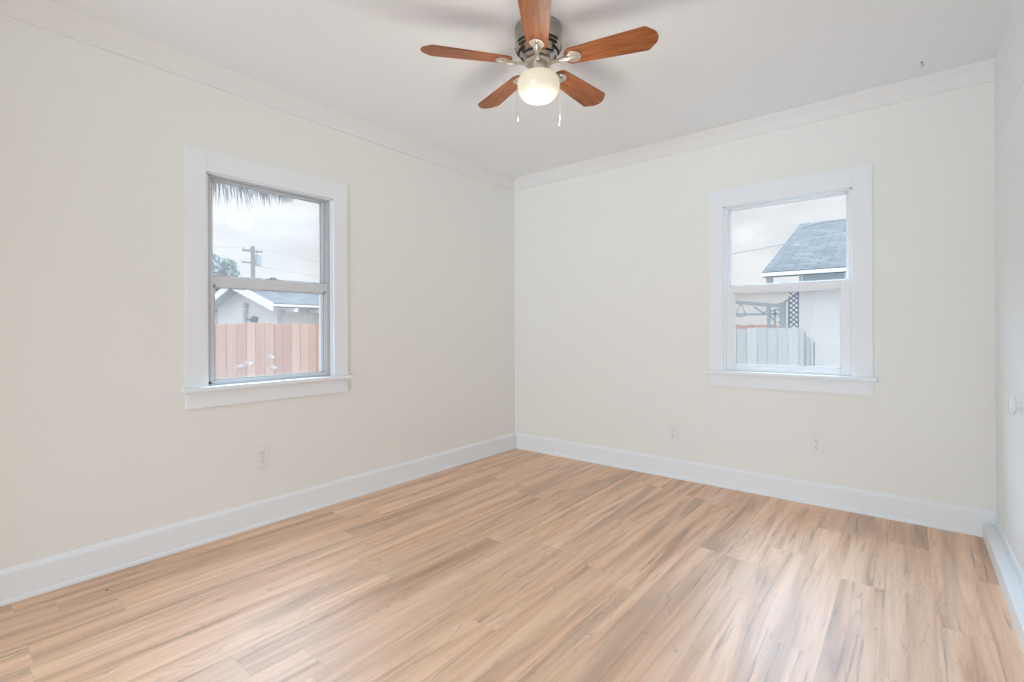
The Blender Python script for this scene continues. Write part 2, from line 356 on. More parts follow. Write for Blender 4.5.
# ------------------------------------------------------------------ windows
def window(name, w, side, metal, label):
    """side 'L': wall plane x=0, interior +x, runs along y.  side 'B': plane y=0, interior -y, runs along x.
       local frame: u along the wall (left to right as seen from inside), d into the room, z up"""
    a0, a1, z0, z1 = w['a0'], w['a1'], w['z0'], w['z1']; cu = (a0 + a1) / 2; hw = (a1 - a0) / 2; h = z1 - z0
    root = struct(empty(name, (0, cu, z0) if side == 'L' else (cu, 0, z0)), label, 'window')
    def bx(b, u0, u1, d0, d1, q0, q1):
        if side == 'L': box(b, d0, d1, u0, u1, q0, q1)
        else: box(b, u0, u1, -d1, -d0, q0, q1)
        return b
    FM = ALU if metal else SASHW
    cw = .093 if metal else .095
    ct = .111 if metal else .116
    b = new(); bx(b, -hw - cw, -hw, 0, .019, 0, h + ct); obj('casing', b, TRIM, root, bevel=.0015)
    b = new(); bx(b, hw, hw + cw, 0, .019, 0, h + ct); obj('casing', b, TRIM, root, bevel=.0015)
    b = new(); bx(b, -hw, hw, 0, .019, h, h + ct); obj('head_casing', b, TRIM, root, bevel=.0015)
    b = new(); bx(b, -hw - cw - .018, hw + cw + .018, 0, .048, -.022, 0); bx(b, -hw, hw, -.10, 0, -.022, 0); obj('stool', b, TRIM, root, bevel=.004)
    b = new(); bx(b, -hw - cw, hw + cw, 0, .017, -.108, -.022); obj('apron', b, TRIM, root, bevel=.003)
    # jamb lining and stops
    b = new(); bx(b, -hw, -hw + .012, -T, .0, 0, h); bx(b, hw - .012, hw, -T, 0, 0, h); bx(b, -hw, hw, -T, 0, h - .006, h); bx(b, -hw, hw, -T - .02, -.10, -.022, .0)
    obj('jamb', b, TRIM, root)
    hi = hw - .012
    if metal:
        b = new(); bx(b, -hi, -hi + .016, -.095, -.012, 0, h - .006); bx(b, hi - .016, hi, -.095, -.012, 0, h - .006); bx(b, -hi, hi, -.095, -.012, h - .015, h - .006); bx(b, -hi, hi, -.095, -.006, 0, .008)
        obj('track_frame', b, ALUD, root, bevel=.002)
        si = hi - .014; st = .027; rail = .010; lowr = .018
        zt = h - .012
    else:
        b = new(); bx(b, -hi, -hi + .010, -.095, -.009, 0, h - .006); bx(b, hi - .010, hi, -.095, -.009, 0, h - .006)
        obj('track_frame', b, SASHW, root, bevel=.002)
        si = hi - .001; st = .0295; rail = .010; lowr = .042
        zt = h - .005
    zm = 1.367 - z0                                               # top of the lower sash
    def sash(nm, q0, q1, d0, d1, stw, bot, top, pm):
        b = new(); bx(b, -si, -si + stw, d0, d1, q0, q1); bx(b, si - stw, si, d0, d1, q0, q1)
        bx(b, -si + stw, si - stw, d0, d1, q0, q0 + bot); bx(b, -si + stw, si - stw, d0, d1, q1 - top, q1)
        s = obj(nm, b, FM, root, bevel=.0025)
        b = new(); dm = (d0 + d1) / 2; bx(b, -si + stw - .004, si - stw + .004, dm - .002, dm + .002, q0 + bot - .004, q1 - top + .004)
        obj('pane', b, pm, s)
        # glazing bead on the room side
        b = new(); e = .006
        bx(b, -si + stw, -si + stw + e, dm, d1 - .006, q0 + bot, q1 - top); bx(b, si - stw - e, si - stw, dm, d1 - .006, q0 + bot, q1 - top)
        bx(b, -si + stw, si - stw, dm, d1 - .006, q0 + bot, q0 + bot + e); bx(b, -si + stw, si - stw, dm, d1 - .006, q1 - top - e, q1 - top)
        obj('glazing_bead', b, FM if not metal else ALUD, s)
        return s
    up = sash('upper_sash', zm - .03, zt, *((-.072, -.048) if metal else (-.062, -.038)), st - .006 if metal else .0165, .032, rail, PANEH if metal else PANE)
    lo = sash('lower_sash', .006 if metal else 0.0, zm, *((-.044, -.017) if metal else (-.034, -.008)), (.020 if metal else .0495), lowr, .050 if not metal else .059, PANEH if metal else PANE)
    # latch on the meeting rail
    b = new()
    if metal:
        bx(b, -.045, .045, -.040, -.019, zm, zm + .006); bx(b, -.016, .016, -.040, -.017, zm + .006, zm + .015); bx(b, -si, -si + .10, -.040, -.019, zm, zm + .005); bx(b, si - .10, si, -.040, -.019, zm, zm + .005)
        obj('latch', b, ALUD, lo, bevel=.002)
        b = new(); bx(b, hi - .004, hi + .002, -.03, -.018, h - .088, h - .066); obj('stop_pin', b, DARK, root)
        for s_ in (-1, 1):
            b = new(); bx(b, s_ * (si - .02) - .005, s_ * (si - .02) + .005, -.017, -.010, zm - .062, zm - .046); obj('corner_clip', b, STEEL, lo)
        b = new(); bx(b, -hi + .004, -hi + .016, -.03, -.004, .010, .020); obj('weep_plug', b, DARK, root)
    else:
        bx(b, -.04, -.032, -.008, .008, zm - .032, zm - .014); bx(b, .032, .04, -.008, .008, zm - .032, zm - .014); bx(b, -.036, .036, .002, .008, zm - .032, zm - .024)
        obj('lift_handle', b, SASHW, lo, bevel=.0015)
        b = new(); bx(b, -.022, .022, -.032, -.012, zm, zm + .009); obj('latch', b, SASHW, lo, bevel=.002)
    return root
window('window_1', W1, 'L', True, 'left wall window with grey aluminium sashes and white casing')
window('window_2', W2, 'B', False, 'back wall window with white painted sashes and white casing')

# ------------------------------------------------------------------ electrical outlets
def outlet(loc, rz, label):
    o = empty('outlet', loc, rz)                                    # local -y faces the room
    b = new(); box(b, -.0365, .0365, -.006, 0, -.060, .060); obj('cover_plate', b, PLAST, o, bevel=.0022)
    for s in (1, -1):
        b = new()
        prism(b, [(.0165 * math.cos(a) , s * .0215 + max(-.0125, min(.0125, .0165 * math.sin(a)))) for a in [2 * math.pi * k / 28 for k in range(28)]], 'y', -.0085, -.005)
        r_ = obj('receptacle', b, PLAST, o)
        b = new(); box(b, -.0075, -.0055, -.0090, -.0080, s * .0215 - .001, s * .0215 + .008); box(b, .0055, .0075, -.0090, -.0080, s * .0215 - .001, s * .0215 + .008)
        prism(b, [(.0026 * math.cos(a), s * .0215 - .0065 + .0026 * math.sin(a)) for a in [2 * math.pi * k / 12 for k in range(12)]], 'y', -.0090, -.0080)
        obj('slots', b, SLOT, r_)
    b = new(); prism(b, [(.003 * math.cos(a), .003 * math.sin(a)) for a in [2 * math.pi * k / 12 for k in range(12)]], 'y', -.0072, -.005); obj('screw', b, STEEL, o)
    return tag(o, label, 'outlet', 'wall outlets')
outlet((0, -2.2566, .3757), R(90), 'white duplex outlet low on the left wall below the metal window')
outlet((1.4703, 0, .3223), 0, 'white duplex outlet on the back wall nearer the room corner, left of its window')
outlet((2.3616, 0, .3695), 0, 'white duplex outlet directly below the white window on the back wall')
# small hook left in the ceiling
b = new(); lathe(b, [(0, 0), (.007, 0), (.006, -.003), (.0025, -.004), (.0025, -.012)], 12); tube(b, [(0, 0, -.011), (.005, 0, -.016), (.006, 0, -.021), (.0, 0, -.025), (-.005, 0, -.022)], .0016, 6)
tag(obj('ceiling_hook', b, STEEL, loc=(2.8588, -.2279, H)), 'tiny grey screw hook in the ceiling near the right back corner', 'hook')

# ------------------------------------------------------------------ ceiling fan
FX, FY = 1.5035, -1.7031
fan = tag(empty('ceiling_fan', (FX, FY, H)), 'brushed nickel hugger ceiling fan with five cherry wood blades and a lit globe', 'ceiling fan')
HP = [(0, 0), (.103, 0), (.106, -.004), (.106, -.016), (.104, -.020), (.106, -.026), (.107, -.070), (.1055, -.088), (.100, -.103), (.090, -.118), (.078, -.131), (.064, -.142), (.052, -.149), (0, -.150)]
house = obj('motor_housing', lathe(new(), HP, 64), NICK, fan, smooth=True)
def prof_at(t):                                                     # point and outward normal on the shoulder by arc length from z=-.070
    seg = HP[6:13]; L = 0
    for (r0, z0), (r1, z1) in zip(seg, seg[1:]):
        d = math.hypot(r1 - r0, z1 - z0)
        if L + d >= t:
            k = (t - L) / d; return (r0 + (r1 - r0) * k, z0 + (z1 - z0) * k, -(z1 - z0) / d, (r1 - r0) / d)
        L += d
    return (*seg[-1], .3, -.95)
def vent(t, a0, a1, hw=.0056):
    b = new(); rows = []
    for k in range(9):
        a = a0 + (a1 - a0) * k / 8; w_ = hw * (0.35 if k in (0, 8) else 1)
        row = []
        for s, off in ((-w_, .0015), (w_, .0015), (w_, -.004), (-w_, -.004)):
            r, z, nr, nz = prof_at(t + s); rr = r + nr * off; zz = z + nz * off
            row.append(b.verts.new((rr * math.cos(a), rr * math.sin(a), zz)))
        rows.append(row)
    for A, B in zip(rows, rows[1:]):
        for i in range(4): b.faces.new((A[i], A[(i + 1) % 4], B[(i + 1) % 4], B[i]))
    b.faces.new(rows[0]); b.faces.new(rows[-1][::-1])
    return obj('vent_slot', b, BLK, house)
A0 = R(15.79 + 36)
for i in range(5):
    c = A0 + i * R(72)
    for t, half in ((.018, 22), (.033, 21)): vent(t, c - R(half), c + R(half))
    vent(.052, c + R(36 - 27), c + R(36 + 27))
    vent(.071, c + R(-24), c + R(24), .0050)
obj('flywheel', lathe(new(), [(0, -.150), (.058, -.150), (.060, -.154), (.060, -.163), (.056, -.166), (0, -.166)], 40), NICKD, fan, smooth=True)
obj('light_fitter', lathe(new(), [(0, -.166), (.043, -.166), (.044, -.168), (.044, -.200), (.050, -.203), (.052, -.210), (.050, -.214), (0, -.214)], 40), NICKD, fan, smooth=True)
gl = obj('globe', lathe(new(), [(.046, -.210), (.058, -.211), (.072, -.214), (.084, -.222), (.092, -.236), (.0955, -.254), (.0945, -.272), (.090, -.290), (.080, -.306), (.066, -.318), (.048, -.325), (.024, -.328), (0, -.3285)], 56), GLOBE, fan, smooth=True)
gl['label'] = 'lit cream opal glass globe'
def blade_bm():
    b = new(); top = []; th = .0055
    out = []
    # root rounded, sides flare out, tip with cut corners and a slightly bowed end
    x0, x1 = .122, .5245; w0, w1 = .046, .0655
    for k in range(9):
        a = R(90 + 180 * k / 8)
        out.append((x0 + .030 + .030 * math.cos(a), w0 * math.sin(a)))
    out += [(.30, -.056), (.472, -w1), (.481, -w1 + .003), (.510, -.036), (.519, -.022), (x1, 0), (.519, .022), (.510, .036), (.481, w1 - .003), (.472, w1), (.30, .056)]
    prism(b, out, 'z', -th / 2, th / 2)
    return b
def iron_bm():
    b = new()
    # arm from the flywheel, dropping slightly then a flat crescent plate under the blade
    prism(b, [(.050, -.011), (.085, -.008), (.118, -.010), (.135, -.016), (.135, .016), (.118, .010), (.085, .008), (.050, .011)], 'z', -.0125, -.0045)
    out = []
    for k in range(15):
        a = R(-82 + 164 * k / 14); out.append((.158 + .040 * math.cos(a), .034 * math.sin(a)))
    out += [(.150, .030), (.132, .017), (.132, -.017), (.150, -.030)]
    prism(b, out, 'z', -.0075, -.0032)
    return b
def rib_bm():
    b = new(); tube(b, [(.10, 0, -.012), (.14, 0, -.0125), (.172, 0, -.0105), (.180, 0, -.008)], [.007, .0085, .008, .004], 10); return b
PITCH = R(-12)
pb = pi_ = pr = None
for k in range(5):
    a = R(15.79 + 72 * k)
    mtx = Matrix.Translation((0, 0, 2.281 - H)) @ Matrix.Rotation(a, 4, 'Z') @ Matrix.Rotation(PITCH, 4, 'X')
    if k == 0:
        o = obj('blade', blade_bm(), BLADE, fan, bevel=.0008); i_ = obj('blade_iron', iron_bm(), NICKD, o, bevel=.001)
        r_ = rib_bm(); rb = obj('iron_rib', r_, NICKD, o, smooth=True)
        scs = [obj('screw', lathe(new(), [(0, -.0105), (.004, -.0098), (.005, -.0075), (.005, -.0065)], 10, (px, py, 0)), CHROME, o) for px, py in ((.150, .020), (.150, -.020), (.188, 0))]
        pb, kids = o, (i_, rb, *scs)
    else:
        o = pb.copy(); C.objects.link(o); o.parent = fan
        for q in kids:
            c_ = q.copy(); C.objects.link(c_); c_.parent = o
    o.matrix_local = mtx
# pull chains, one each side of the globe
for sgn, zl in ((-1, -.408), (1, -.430)):
    d = Vector((RT.x, RT.y, 0)).normalized() * sgn; p1 = d * .0975 + Vector((0, 0, -.254))
    b = new(); tube(b, [d * .043 + Vector((0, 0, -.190)), d * .056 + Vector((0, 0, -.203)), d * .074 + Vector((0, 0, -.2115)), d * .0865 + Vector((0, 0, -.220)), d * .0945 + Vector((0, 0, -.2355)), p1, Vector((p1.x, p1.y, zl + .012))], .0012, 6)
    ch = obj('pull_chain', b, CHROME, fan, smooth=True)
    b = new(); lathe(b, [(0, .012), (.002, .011), (.003, .006), (.0062, -.002), (.0068, -.008), (.004, -.012), (0, -.013)], 16, (p1.x, p1.y, zl))
    obj('pendant', b, CHROME, ch, smooth=True)
lp = bpy.data.lights.new('fan_bulb', 'POINT'); lp.energy = 4.5; lp.color = (1.0, .97, .88); lp.specular_factor = 0.0; lp.shadow_soft_size = .09
lo_ = bpy.data.objects.new('fan_bulb', lp); C.objects.link(lo_); lo_.location = (FX, FY, H - .43)

# ================================================================== outside
GZ = -.65
GRD = mat('dry_dark_ground', (.20, .185, .165), .95, var=.12, vscale=1.2, spec=.1)
b = new(); box(b, -60, 60, -40, 80, GZ - .3, GZ)
struct(obj('ground', b, GRD), 'pale bare yard outside the windows', 'ground')
REDW = None
def plank_mat(name, c0, c1, rough=.85, along='z'):
    m = bpy.data.materials.new(name); m.use_nodes = True; t = m.node_tree; L = t.links; b = t.nodes['Principled BSDF']
    co = nn(t, 'ShaderNodeTexCoord'); oi = nn(t, 'ShaderNodeAttribute'); oi.attribute_name = 'tone'
    mp_ = nn(t, 'ShaderNodeMapping'); mp_.inputs['Scale'].default_value = (22, 22, 1.4); L.new(co.outputs['Object'], mp_.inputs[0])
    n = nn(t, 'ShaderNodeTexNoise'); n.inputs['Scale'].default_value = 1; n.inputs['Detail'].default_value = 5; L.new(mp_.outputs[0], n.inputs['Vector'])
    ad_ = nn(t, 'ShaderNodeMath', operation='MULTIPLY_ADD'); L.new(n.outputs['Fac'], ad_.inputs[0]); ad_.inputs[1].default_value = .6
    L.new(oi.outputs['Fac'], ad_.inputs[2])
    r = nn(t, 'ShaderNodeValToRGB'); e = r.color_ramp.elements; e[0].position = .25; e[0].color = (*c0, 1); e[1].position = .95; e[1].color = (*c1, 1)
    L.new(ad_.outputs[0], r.inputs[0]); L.new(r.outputs[0], b.inputs['Base Color']); b.inputs['Roughness'].default_value = rough; b.inputs['Specular IOR Level'].default_value = .15
    return m
REDF = plank_mat('sun_bleached_redwood_boards', (.42, .195, .125), (.56, .32, .225))
GREYF = plank_mat('weathered_grey_boards', (.42, .395, .375), (.57, .54, .51))
def fence(name, p0, p1, h, m, label, bw=.14, gap=.006, seed=1, group=None):
    """board fence: boards on the near face, rails and posts behind"""
    rnd = random.Random(seed)
    p0 = Vector(p0); p1 = Vector(p1); d = p1 - p0; L = d.length; a = math.atan2(d.y, d.x)
    root = tag(empty(name, (p0.x, p0.y, GZ), a), label, 'fence', group)
    b = new(); lay = b.faces.layers.float.new('tone'); x = 0.0
    while x < L - .02:
        w_ = min(bw + rnd.uniform(-.008, .008), L - x); n0 = len(b.faces); b.faces.ensure_lookup_table()
        hh = h + rnd.uniform(-.012, .012); dy = rnd.uniform(-.003, .003)
        box(b, x, x + w_ - gap, -.019 + dy, dy, .02, hh); tn = rnd.uniform(0, .6)
        b.faces.ensure_lookup_table()
        for f in b.faces[n0:]: f[lay] = tn
        x += w_
    obj('boards', b, m, root)
    for z_ in (.3, h - .36): obj('rail', box(new(), 0, L, .004, .04, z_, z_ + .09), m, root)
    n = max(2, int(L / 2.2) + 1)
    for i in range(n):
        px = (L - .09) * i / (n - 1)
        b = new(); box(b, px, px + .09, .04, .13, 0, h - .06); obj('post', b, m, root)
    return root
# left-hand view: bleached red fence, neighbour's gabled house, pole, trees, palm
fence('board_fence', (-3.2, -6.0), (-3.2, 5.5), 1.16 - GZ, REDF, 'bleached pinkish red board fence seen through the left window', bw=.108, seed=3)
STUC = mat('white_stucco', (.60, .545, .495), .9, spec=.1, bump=.3, bscale=25, var=.03, vscale=1.5)
SOFF = mat('shaded_soffit_boards', (.36, .36, .37), .8, spec=.1)  # colour darkened to imitate the shade under the eaves
FASC = mat('white_fascia_paint', (.80, .80, .80), .5)
def shingle_mat(name, c0, c1, sx, sy):
    m = bpy.data.materials.new(name); m.use_nodes = True; t = m.node_tree; L = t.links; b = t.nodes['Principled BSDF']
    co = nn(t, 'ShaderNodeTexCoord'); br = nn(t, 'ShaderNodeTexBrick'); L.new(co.outputs['UV'], br.inputs['Vector'])
    br.inputs['Color1'].default_value = (*c0, 1); br.inputs['Color2'].default_value = (*c1, 1); br.inputs['Mortar'].default_value = tuple(v * .55 for v in c0) + (1,)
    br.inputs['Scale'].default_value = 1.0; br.inputs['Brick Width'].default_value = sx; br.inputs['Row Height'].default_value = sy; br.inputs['Mortar Size'].default_value = .012
    br.inputs['Bias'].default_value = 0
    n = nn(t, 'ShaderNodeTexNoise'); n.inputs['Scale'].default_value = 3; n.inputs['Detail'].default_value = 6; L.new(co.outputs['UV'], n.inputs['Vector'])
    r = nn(t, 'ShaderNodeMapRange'); L.new(n.outputs['Fac'], r.inputs['Value']); r.inputs['From Min'].default_value = .3; r.inputs['From Max'].default_value = .7; r.inputs['To Min'].default_value = .70; r.inputs['To Max'].default_value = 1.25
    h = nn(t, 'ShaderNodeHueSaturation'); L.new(br.outputs['Color'], h.inputs['Color']); L.new(r.outputs[0], h.inputs['Value']); L.new(h.outputs[0], b.inputs['Base Color'])
    b.inputs['Roughness'].default_value = .9; b.inputs['Specular IOR Level'].default_value = .15
    return m
SHING = shingle_mat('grey_blue_shingles', (.080, .074, .071), (.120, .111, .106), .30, .14)
def slab(bm, quad, th):
    """thick sheet from a planar quad (eave-left, eave-right, ridge-right, ridge-left), UVs in metres"""
    q = [Vector(p) for p in quad]; n = (q[1] - q[0]).cross(q[3] - q[0]).normalized()
    if n.z < 0: n = -n
    uv = bm.loops.layers.uv.verify()
    A = [bm.verts.new(p) for p in q]; B = [bm.verts.new(p - n * th) for p in q]
    fs = [bm.faces.new(A), bm.faces.new(B[::-1])] + [bm.faces.new((A[i], B[i], B[(i + 1) % 4], A[(i + 1) % 4])) for i in range(4)]
    ex = (q[1] - q[0]).normalized(); ey = n.cross(ex)
    for f in fs:
        for lp_ in f.loops: d = lp_.vert.co - q[0]; lp_[uv].uv = (d.dot(ex), d.dot(ey))
def gable_house(name, x0, x1, y0, y1, eave, ridge, axis, over, label, group=None, gov=None):
    gov = over if gov is None else gov
    """axis 'y': ridge runs along y (gable ends face +-y); 'x': ridge runs along x"""
    root = tag(empty(name, (0, 0, 0)), label, 'house', group)
    t_ = .12
    b = new()
    if axis == 'y':
        cx = (x0 + x1) / 2; prism(b, [(x0, GZ), (x1, GZ), (x1, eave), (cx, ridge - .04), (x0, eave)], 'y', y0, y1)
    else:
        cy = (y0 + y1) / 2; prism(b, [(y0, GZ), (y1, GZ), (y1, eave), (cy, ridge - .04), (y0, eave)], 'x', x0, x1)
    obj('wall_body', b, STUC, root)
    half = ((x1 - x0) if axis == 'y' else (y1 - y0)) / 2; k = (ridge - eave) / half
    for s in (-1, 1):
        b = new(); top = .10
        if axis == 'y':
            xe = cx + s * (half + over); ze = ridge - k * (half + over)
            slab(b, [(xe, y0 - gov, ze + top), (xe, y1 + gov, ze + top), (cx, y1 + gov, ridge + top), (cx, y0 - gov, ridge + top)], .09)
        else:
            ye = cy + s * (half + over); ze = ridge - k * (half + over)
            slab(b, [(x0 - over, ye, ze + top), (x1 + over, ye, ze + top), (x1 + over, cy, ridge + top), (x0 - over, cy, ridge + top)], .09)
        obj('roof_slope', b, SHING, root)
        # fascia along the eave and rafter tails
        b = new()
        if axis == 'y': box(b, xe - .02, xe + .02, y0 - gov, y1 + gov, ze + .03, ze + .085)
        else: box(b, x0 - over, x1 + over, ye - .02, ye + .02, ze + .03, ze + .085)
        obj('eave_fascia', b, FASC, root)
    return root, k
h1, k1 = gable_house('neighbour_house', -12.6, -9.0, 2.15, 12.0, 1.736, 2.24, 'y', .50, 'white gabled house behind the red fence with a grey shingle roof', gov=.34)
# rake boards, soffit planks, rafter tails, mast and lamp on the near gable of that house
cx1 = -10.8; half1 = 1.8; G0 = 2.15 - .34
for s in (-1, 1):
    xe = cx1 + s * (half1 + .50); ze = 2.24 - k1 * (half1 + .50); b = new()
    prism(b, [(xe, ze - .07), (cx1, 2.24 - .07), (cx1, 2.34), (xe, ze + .10)], 'y', G0 - .04, G0); obj('rake_board', b, FASC, h1)
    b = new(); prism(b, [(xe, ze - .03), (cx1, 2.21), (cx1, 2.235), (xe, ze - .005)], 'y', G0, 2.15); obj('soffit', b, SOFF, h1)
for y in [2.3 + .62 * i for i in range(15)]:
    b = new(); xe = cx1 + half1 + .50; ze = 2.24 - k1 * (half1 + .50); box(b, xe - .48, xe + .045, y, y + .07, ze - .09, ze + .0); obj('rafter_tail', b, FASC, h1)
GALV = mat('galvanised_pipe', (.40, .41, .43), .5, metal=.4)
b = new(); tube(b, [(-10.65, 2.08, GZ), (-10.65, 2.08, 1.62)], .05, 10); lathe(b, [(0, .16), (.05, .13), (.085, .06), (.08, 0), (.05, 0)], 14, (-10.65, 2.08, 1.66)); obj('service_mast', b, GALV, h1)
b = new(); lathe(b, [(0, 0), (.07, 0), (.09, .05), (.09, .10), (.05, .16), (0, .17)], 14); bmesh.ops.rotate(b, cent=(0, 0, 0), matrix=Matrix.Rotation(R(90), 3, 'X'), verts=b.verts); bmesh.ops.translate(b, vec=(-10.1, 2.15, 1.35), verts=b.verts); box(b, -10.5, -10.1, 2.07, 2.11, 1.33, 1.37); obj('wall_lamp', b, DARK, h1)
b = new(); tube(b, [(-8.96, 2.19, GZ), (-8.96, 2.19, 1.62)], .035, 8); obj('downpipe', b, GALV, h1)

# utility pole
PW = mat('weathered_pole_wood', (.20, .19, .18), .9)
pole = tag(empty('utility_pole', (-32, 11.5, GZ)), 'tall wooden utility pole with crossarms and a transformer beyond the houses', 'utility pole')
PZ = 6.82 - GZ
b = new(); tube(b, [(0, 0, 0), (0, 0, PZ)], [.19, .13], 12); obj('pole', b, PW, pole)
def arm(z, l0, l1, th): b = new(); box(b, -.06, .06, l0, l1, z - th / 2, z + th / 2); return obj('crossarm', b, PW, pole)
arm(PZ - .35, -.68, .62, .13); arm(PZ - 1.15, -.72, .30, .09)
b = new(); lathe(b, [(0, .9), (.12, .88), (.20, .80), (.20, .05), (.12, 0), (0, 0)], 14, (.1, .34, PZ - 1.35)); obj('transformer', b, GALV, pole)
for y in (-.6, -.2, .3, .55):
    b = new(); lathe(b, [(0, .2), (.04, .18), (.05, .08), (.03, 0)], 8, (0, y, PZ - .29)); obj('insulator', b, GALV, pole)
def wire(p0, p1, sag, rad, label):
    p0 = Vector(p0); p1 = Vector(p1); pts = [p0.lerp(p1, i / 24) - Vector((0, 0, sag * 4 * (i / 24) * (1 - i / 24))) for i in range(25)]
    b = new(); tube(b, pts, rad, 6); return tag(obj('power_line', b, mat('grey_cable', (.33, .34, .36), .7)), label, 'cable')
wire((-31.8, 12.13, 6.62), (-30, 34, 5.6), .5, .012, 'power line running right from the top arm of the utility pole')
wire((-31.8, 10.8, 6.62), (-40, -14, 6.9), .6, .012, 'power line running left from the top arm of the utility pole')
wire((-31.9, 11.86, 5.465), (-24, 30, 4.4), .5, .012, 'power line running right from the lower arm of the utility pole')
wire((-3.4, 2.2, 1.52), (5.2, 4.6, 2.72), .06, .006, 'thin service cable crossing in front of the grey roof')

LEAF = mat('washed_out_green_leaves', (.30, .34, .31), .7, var=.25, vscale=2.0)  # leaf colour greyed and paled to imitate overexposed, hazy foliage
BARK = mat('grey_bark', (.25, .22, .19), .9)
def tree(loc, h, rx, rz, n, ls, label, name='tree', seed=0, cat='tree', group=None):
    rnd = random.Random(seed); root = tag(empty(name, loc), label, cat, group)
    b = new(); tube(b, [(0, 0, 0), (.1, .05, h * .45), (0, 0, h * .8)], [h * .03, h * .022, h * .008], 8)
    for k in range(6):
        a = k * 1.05; tube(b, [(.05, .02, h * .4), (rx * .5 * math.cos(a), rx * .5 * math.sin(a), h - rz * .9)], [h * .012, h * .005], 6)
    obj('trunk', b, BARK, root)
    b = new(); lumps = [(rnd.uniform(-.55, .55) * rx, rnd.uniform(-.55, .55) * rx, h - rz + rnd.uniform(-.6, .6) * rz, rnd.uniform(.35, .6)) for _ in range(9)]
    for i in range(n):
        lx, ly, lz, s = rnd.choice(lumps)
        v = Vector((rnd.gauss(0, 1), rnd.gauss(0, 1), rnd.gauss(0, 1))).normalized() * rnd.uniform(.55, 1.0)
        p = Vector((lx + v.x * rx * s, ly + v.y * rx * s, lz + v.z * rz * s))
        q = Matrix.Rotation(rnd.uniform(0, 6.28), 3, Vector((rnd.gauss(0, 1), rnd.gauss(0, 1), rnd.gauss(0, 1))).normalized())
        s_ = ls * rnd.uniform(.7, 1.3)
        b.faces.new([b.verts.new(p + q @ Vector(c)) for c in ((-s_, 0, 0), (0, -s_ * .45, 0), (s_, 0, 0), (0, s_ * .45, 0))])
    obj('foliage', b, LEAF, root)
    return root
tree((-22, 5.55, GZ), 5.35, 1.0, 1.2, 1700, .16, 'round grey green tree left of the utility pole', seed=4)
tree((-5.2, 26, GZ), 4.45, 2.6, 1.0, 1500, .2, 'low green tree on the skyline left of the grey roof', seed=9)

# palm by the left window
PALML = mat('grey_green_palm_leaf', (.27, .275, .27), .6)
PALMT = mat('palm_trunk_fibre', (.28, .23, .18), .95, var=.2, vscale=12)
def palm(loc, h):
    root = tag(empty('palm_tree', loc), 'palm outside the left window whose drooping fronds hang across its top', 'palm tree')
    b = new(); pr_ = []
    for k in range(40):
        z = h * k / 39; pr_.append((.16 + (.02 if k % 2 else 0) + .05 * max(0, 1 - k / 6), z))
    pr_ = pr_ + [(0, h)]; lathe(b, pr_, 18); obj('trunk', b, PALMT, root)
    rnd = random.Random(5)
    angs = [R(90)] + [R(90 + 30 * i) for i in range(1, 12)]
    for i, a in enumerate(angs):
        Lr = 2.75 if i == 0 else rnd.uniform(1.9, 2.4); lift = .55 if i == 0 else rnd.uniform(.9, 1.2)
        pts = []
        for k in range(17):
            t = k / 16; r = Lr * t; z = h + lift * math.sin(min(1, t * 1.2) * 1.9) * 0.75 - (.20 if i == 0 else .55) * t * t
            pts.append(Vector((r * math.cos(a), r * math.sin(a), z)))
        b = new(); tube(b, pts, [.022 * (1 - t / 18) + .003 for t in range(17)], 6)
        side = Vector((-math.sin(a), math.cos(a), 0)); fw_ = Vector((math.cos(a), math.sin(a), 0))
        for k in range(2, 150):
            t = k / 150; q = t * 16; j = int(q); p = pts[j].lerp(pts[min(16, j + 1)], q - j)
            ll = (.40 if t < .72 else .06 + .34 * (1.0 - t) / .28) * (1.15 if k % 11 < 6 else .75) * rnd.uniform(.8, 1.1); ll = max(.08, ll)
            for s in (-1, 1):
                sp_ = rnd.uniform(.0, .22); d1 = (side * s * sp_ + fw_ * rnd.uniform(-.05, .32) + Vector((0, 0, -.95))).normalized()
                m1 = p + (side * s * .6 + fw_ * .2 + Vector((0, 0, -.6))).normalized() * ll * .3; e1 = m1 + d1 * ll * .7
                wv = fw_ * .007
                v = [b.verts.new(c) for c in (p - wv, p + wv, m1 + wv * 1.2, m1 - wv * 1.2)]; ee = b.verts.new(e1)
                b.faces.new(v); b.faces.new((v[3], v[2], ee))
        obj('frond', b, PALML, root)
    return root
palm((-2.1, -3.75, GZ), 2.25 - GZ)

# shrub with pale blossoms just outside, low in the left window
b = new(); fr = tag(empty('flowering_shrub', (-2.75, -.95, GZ)), 'slim shrub with pale pink blossoms in front of the red fence', 'shrub')
rnd = random.Random(3)
tips = [(-.02, -.22, 1.36), (.0, -.30, 1.33), (.03, .0, 1.42), (.02, .03, 1.30), (.0, -.12, 1.24), (-.03, .12, 1.2), (.02, -.42, 1.22)]
for t in tips: tube(b, [(0, -.1, 0), (t[0] * .5, t[1] * .6, t[2] * .5), t], [.010, .007, .004], 6)
obj('stems', b, mat('shrub_stem', (.36, .34, .25), .8), fr)
b = new()
for t in tips:
    for k in range(10):
        z = rnd.uniform(.3, .93); p = Vector((t[0] * z + rnd.uniform(-.05, .05), t[1] * z + rnd.uniform(-.08, .08), t[2] * z)); q = Matrix.Rotation(rnd.uniform(0, 6), 3, 'Z') @ Matrix.Rotation(rnd.uniform(-.9, .9), 3, 'X')
        b.faces.new([b.verts.new(p + q @ Vector(c)) for c in ((0, 0, 0), (.02, -.015, .005), (.055, 0, 0), (.02, .015, .005))])
obj('leaves', b, mat('pale_shrub_leaf', (.42, .45, .36), .7), fr)
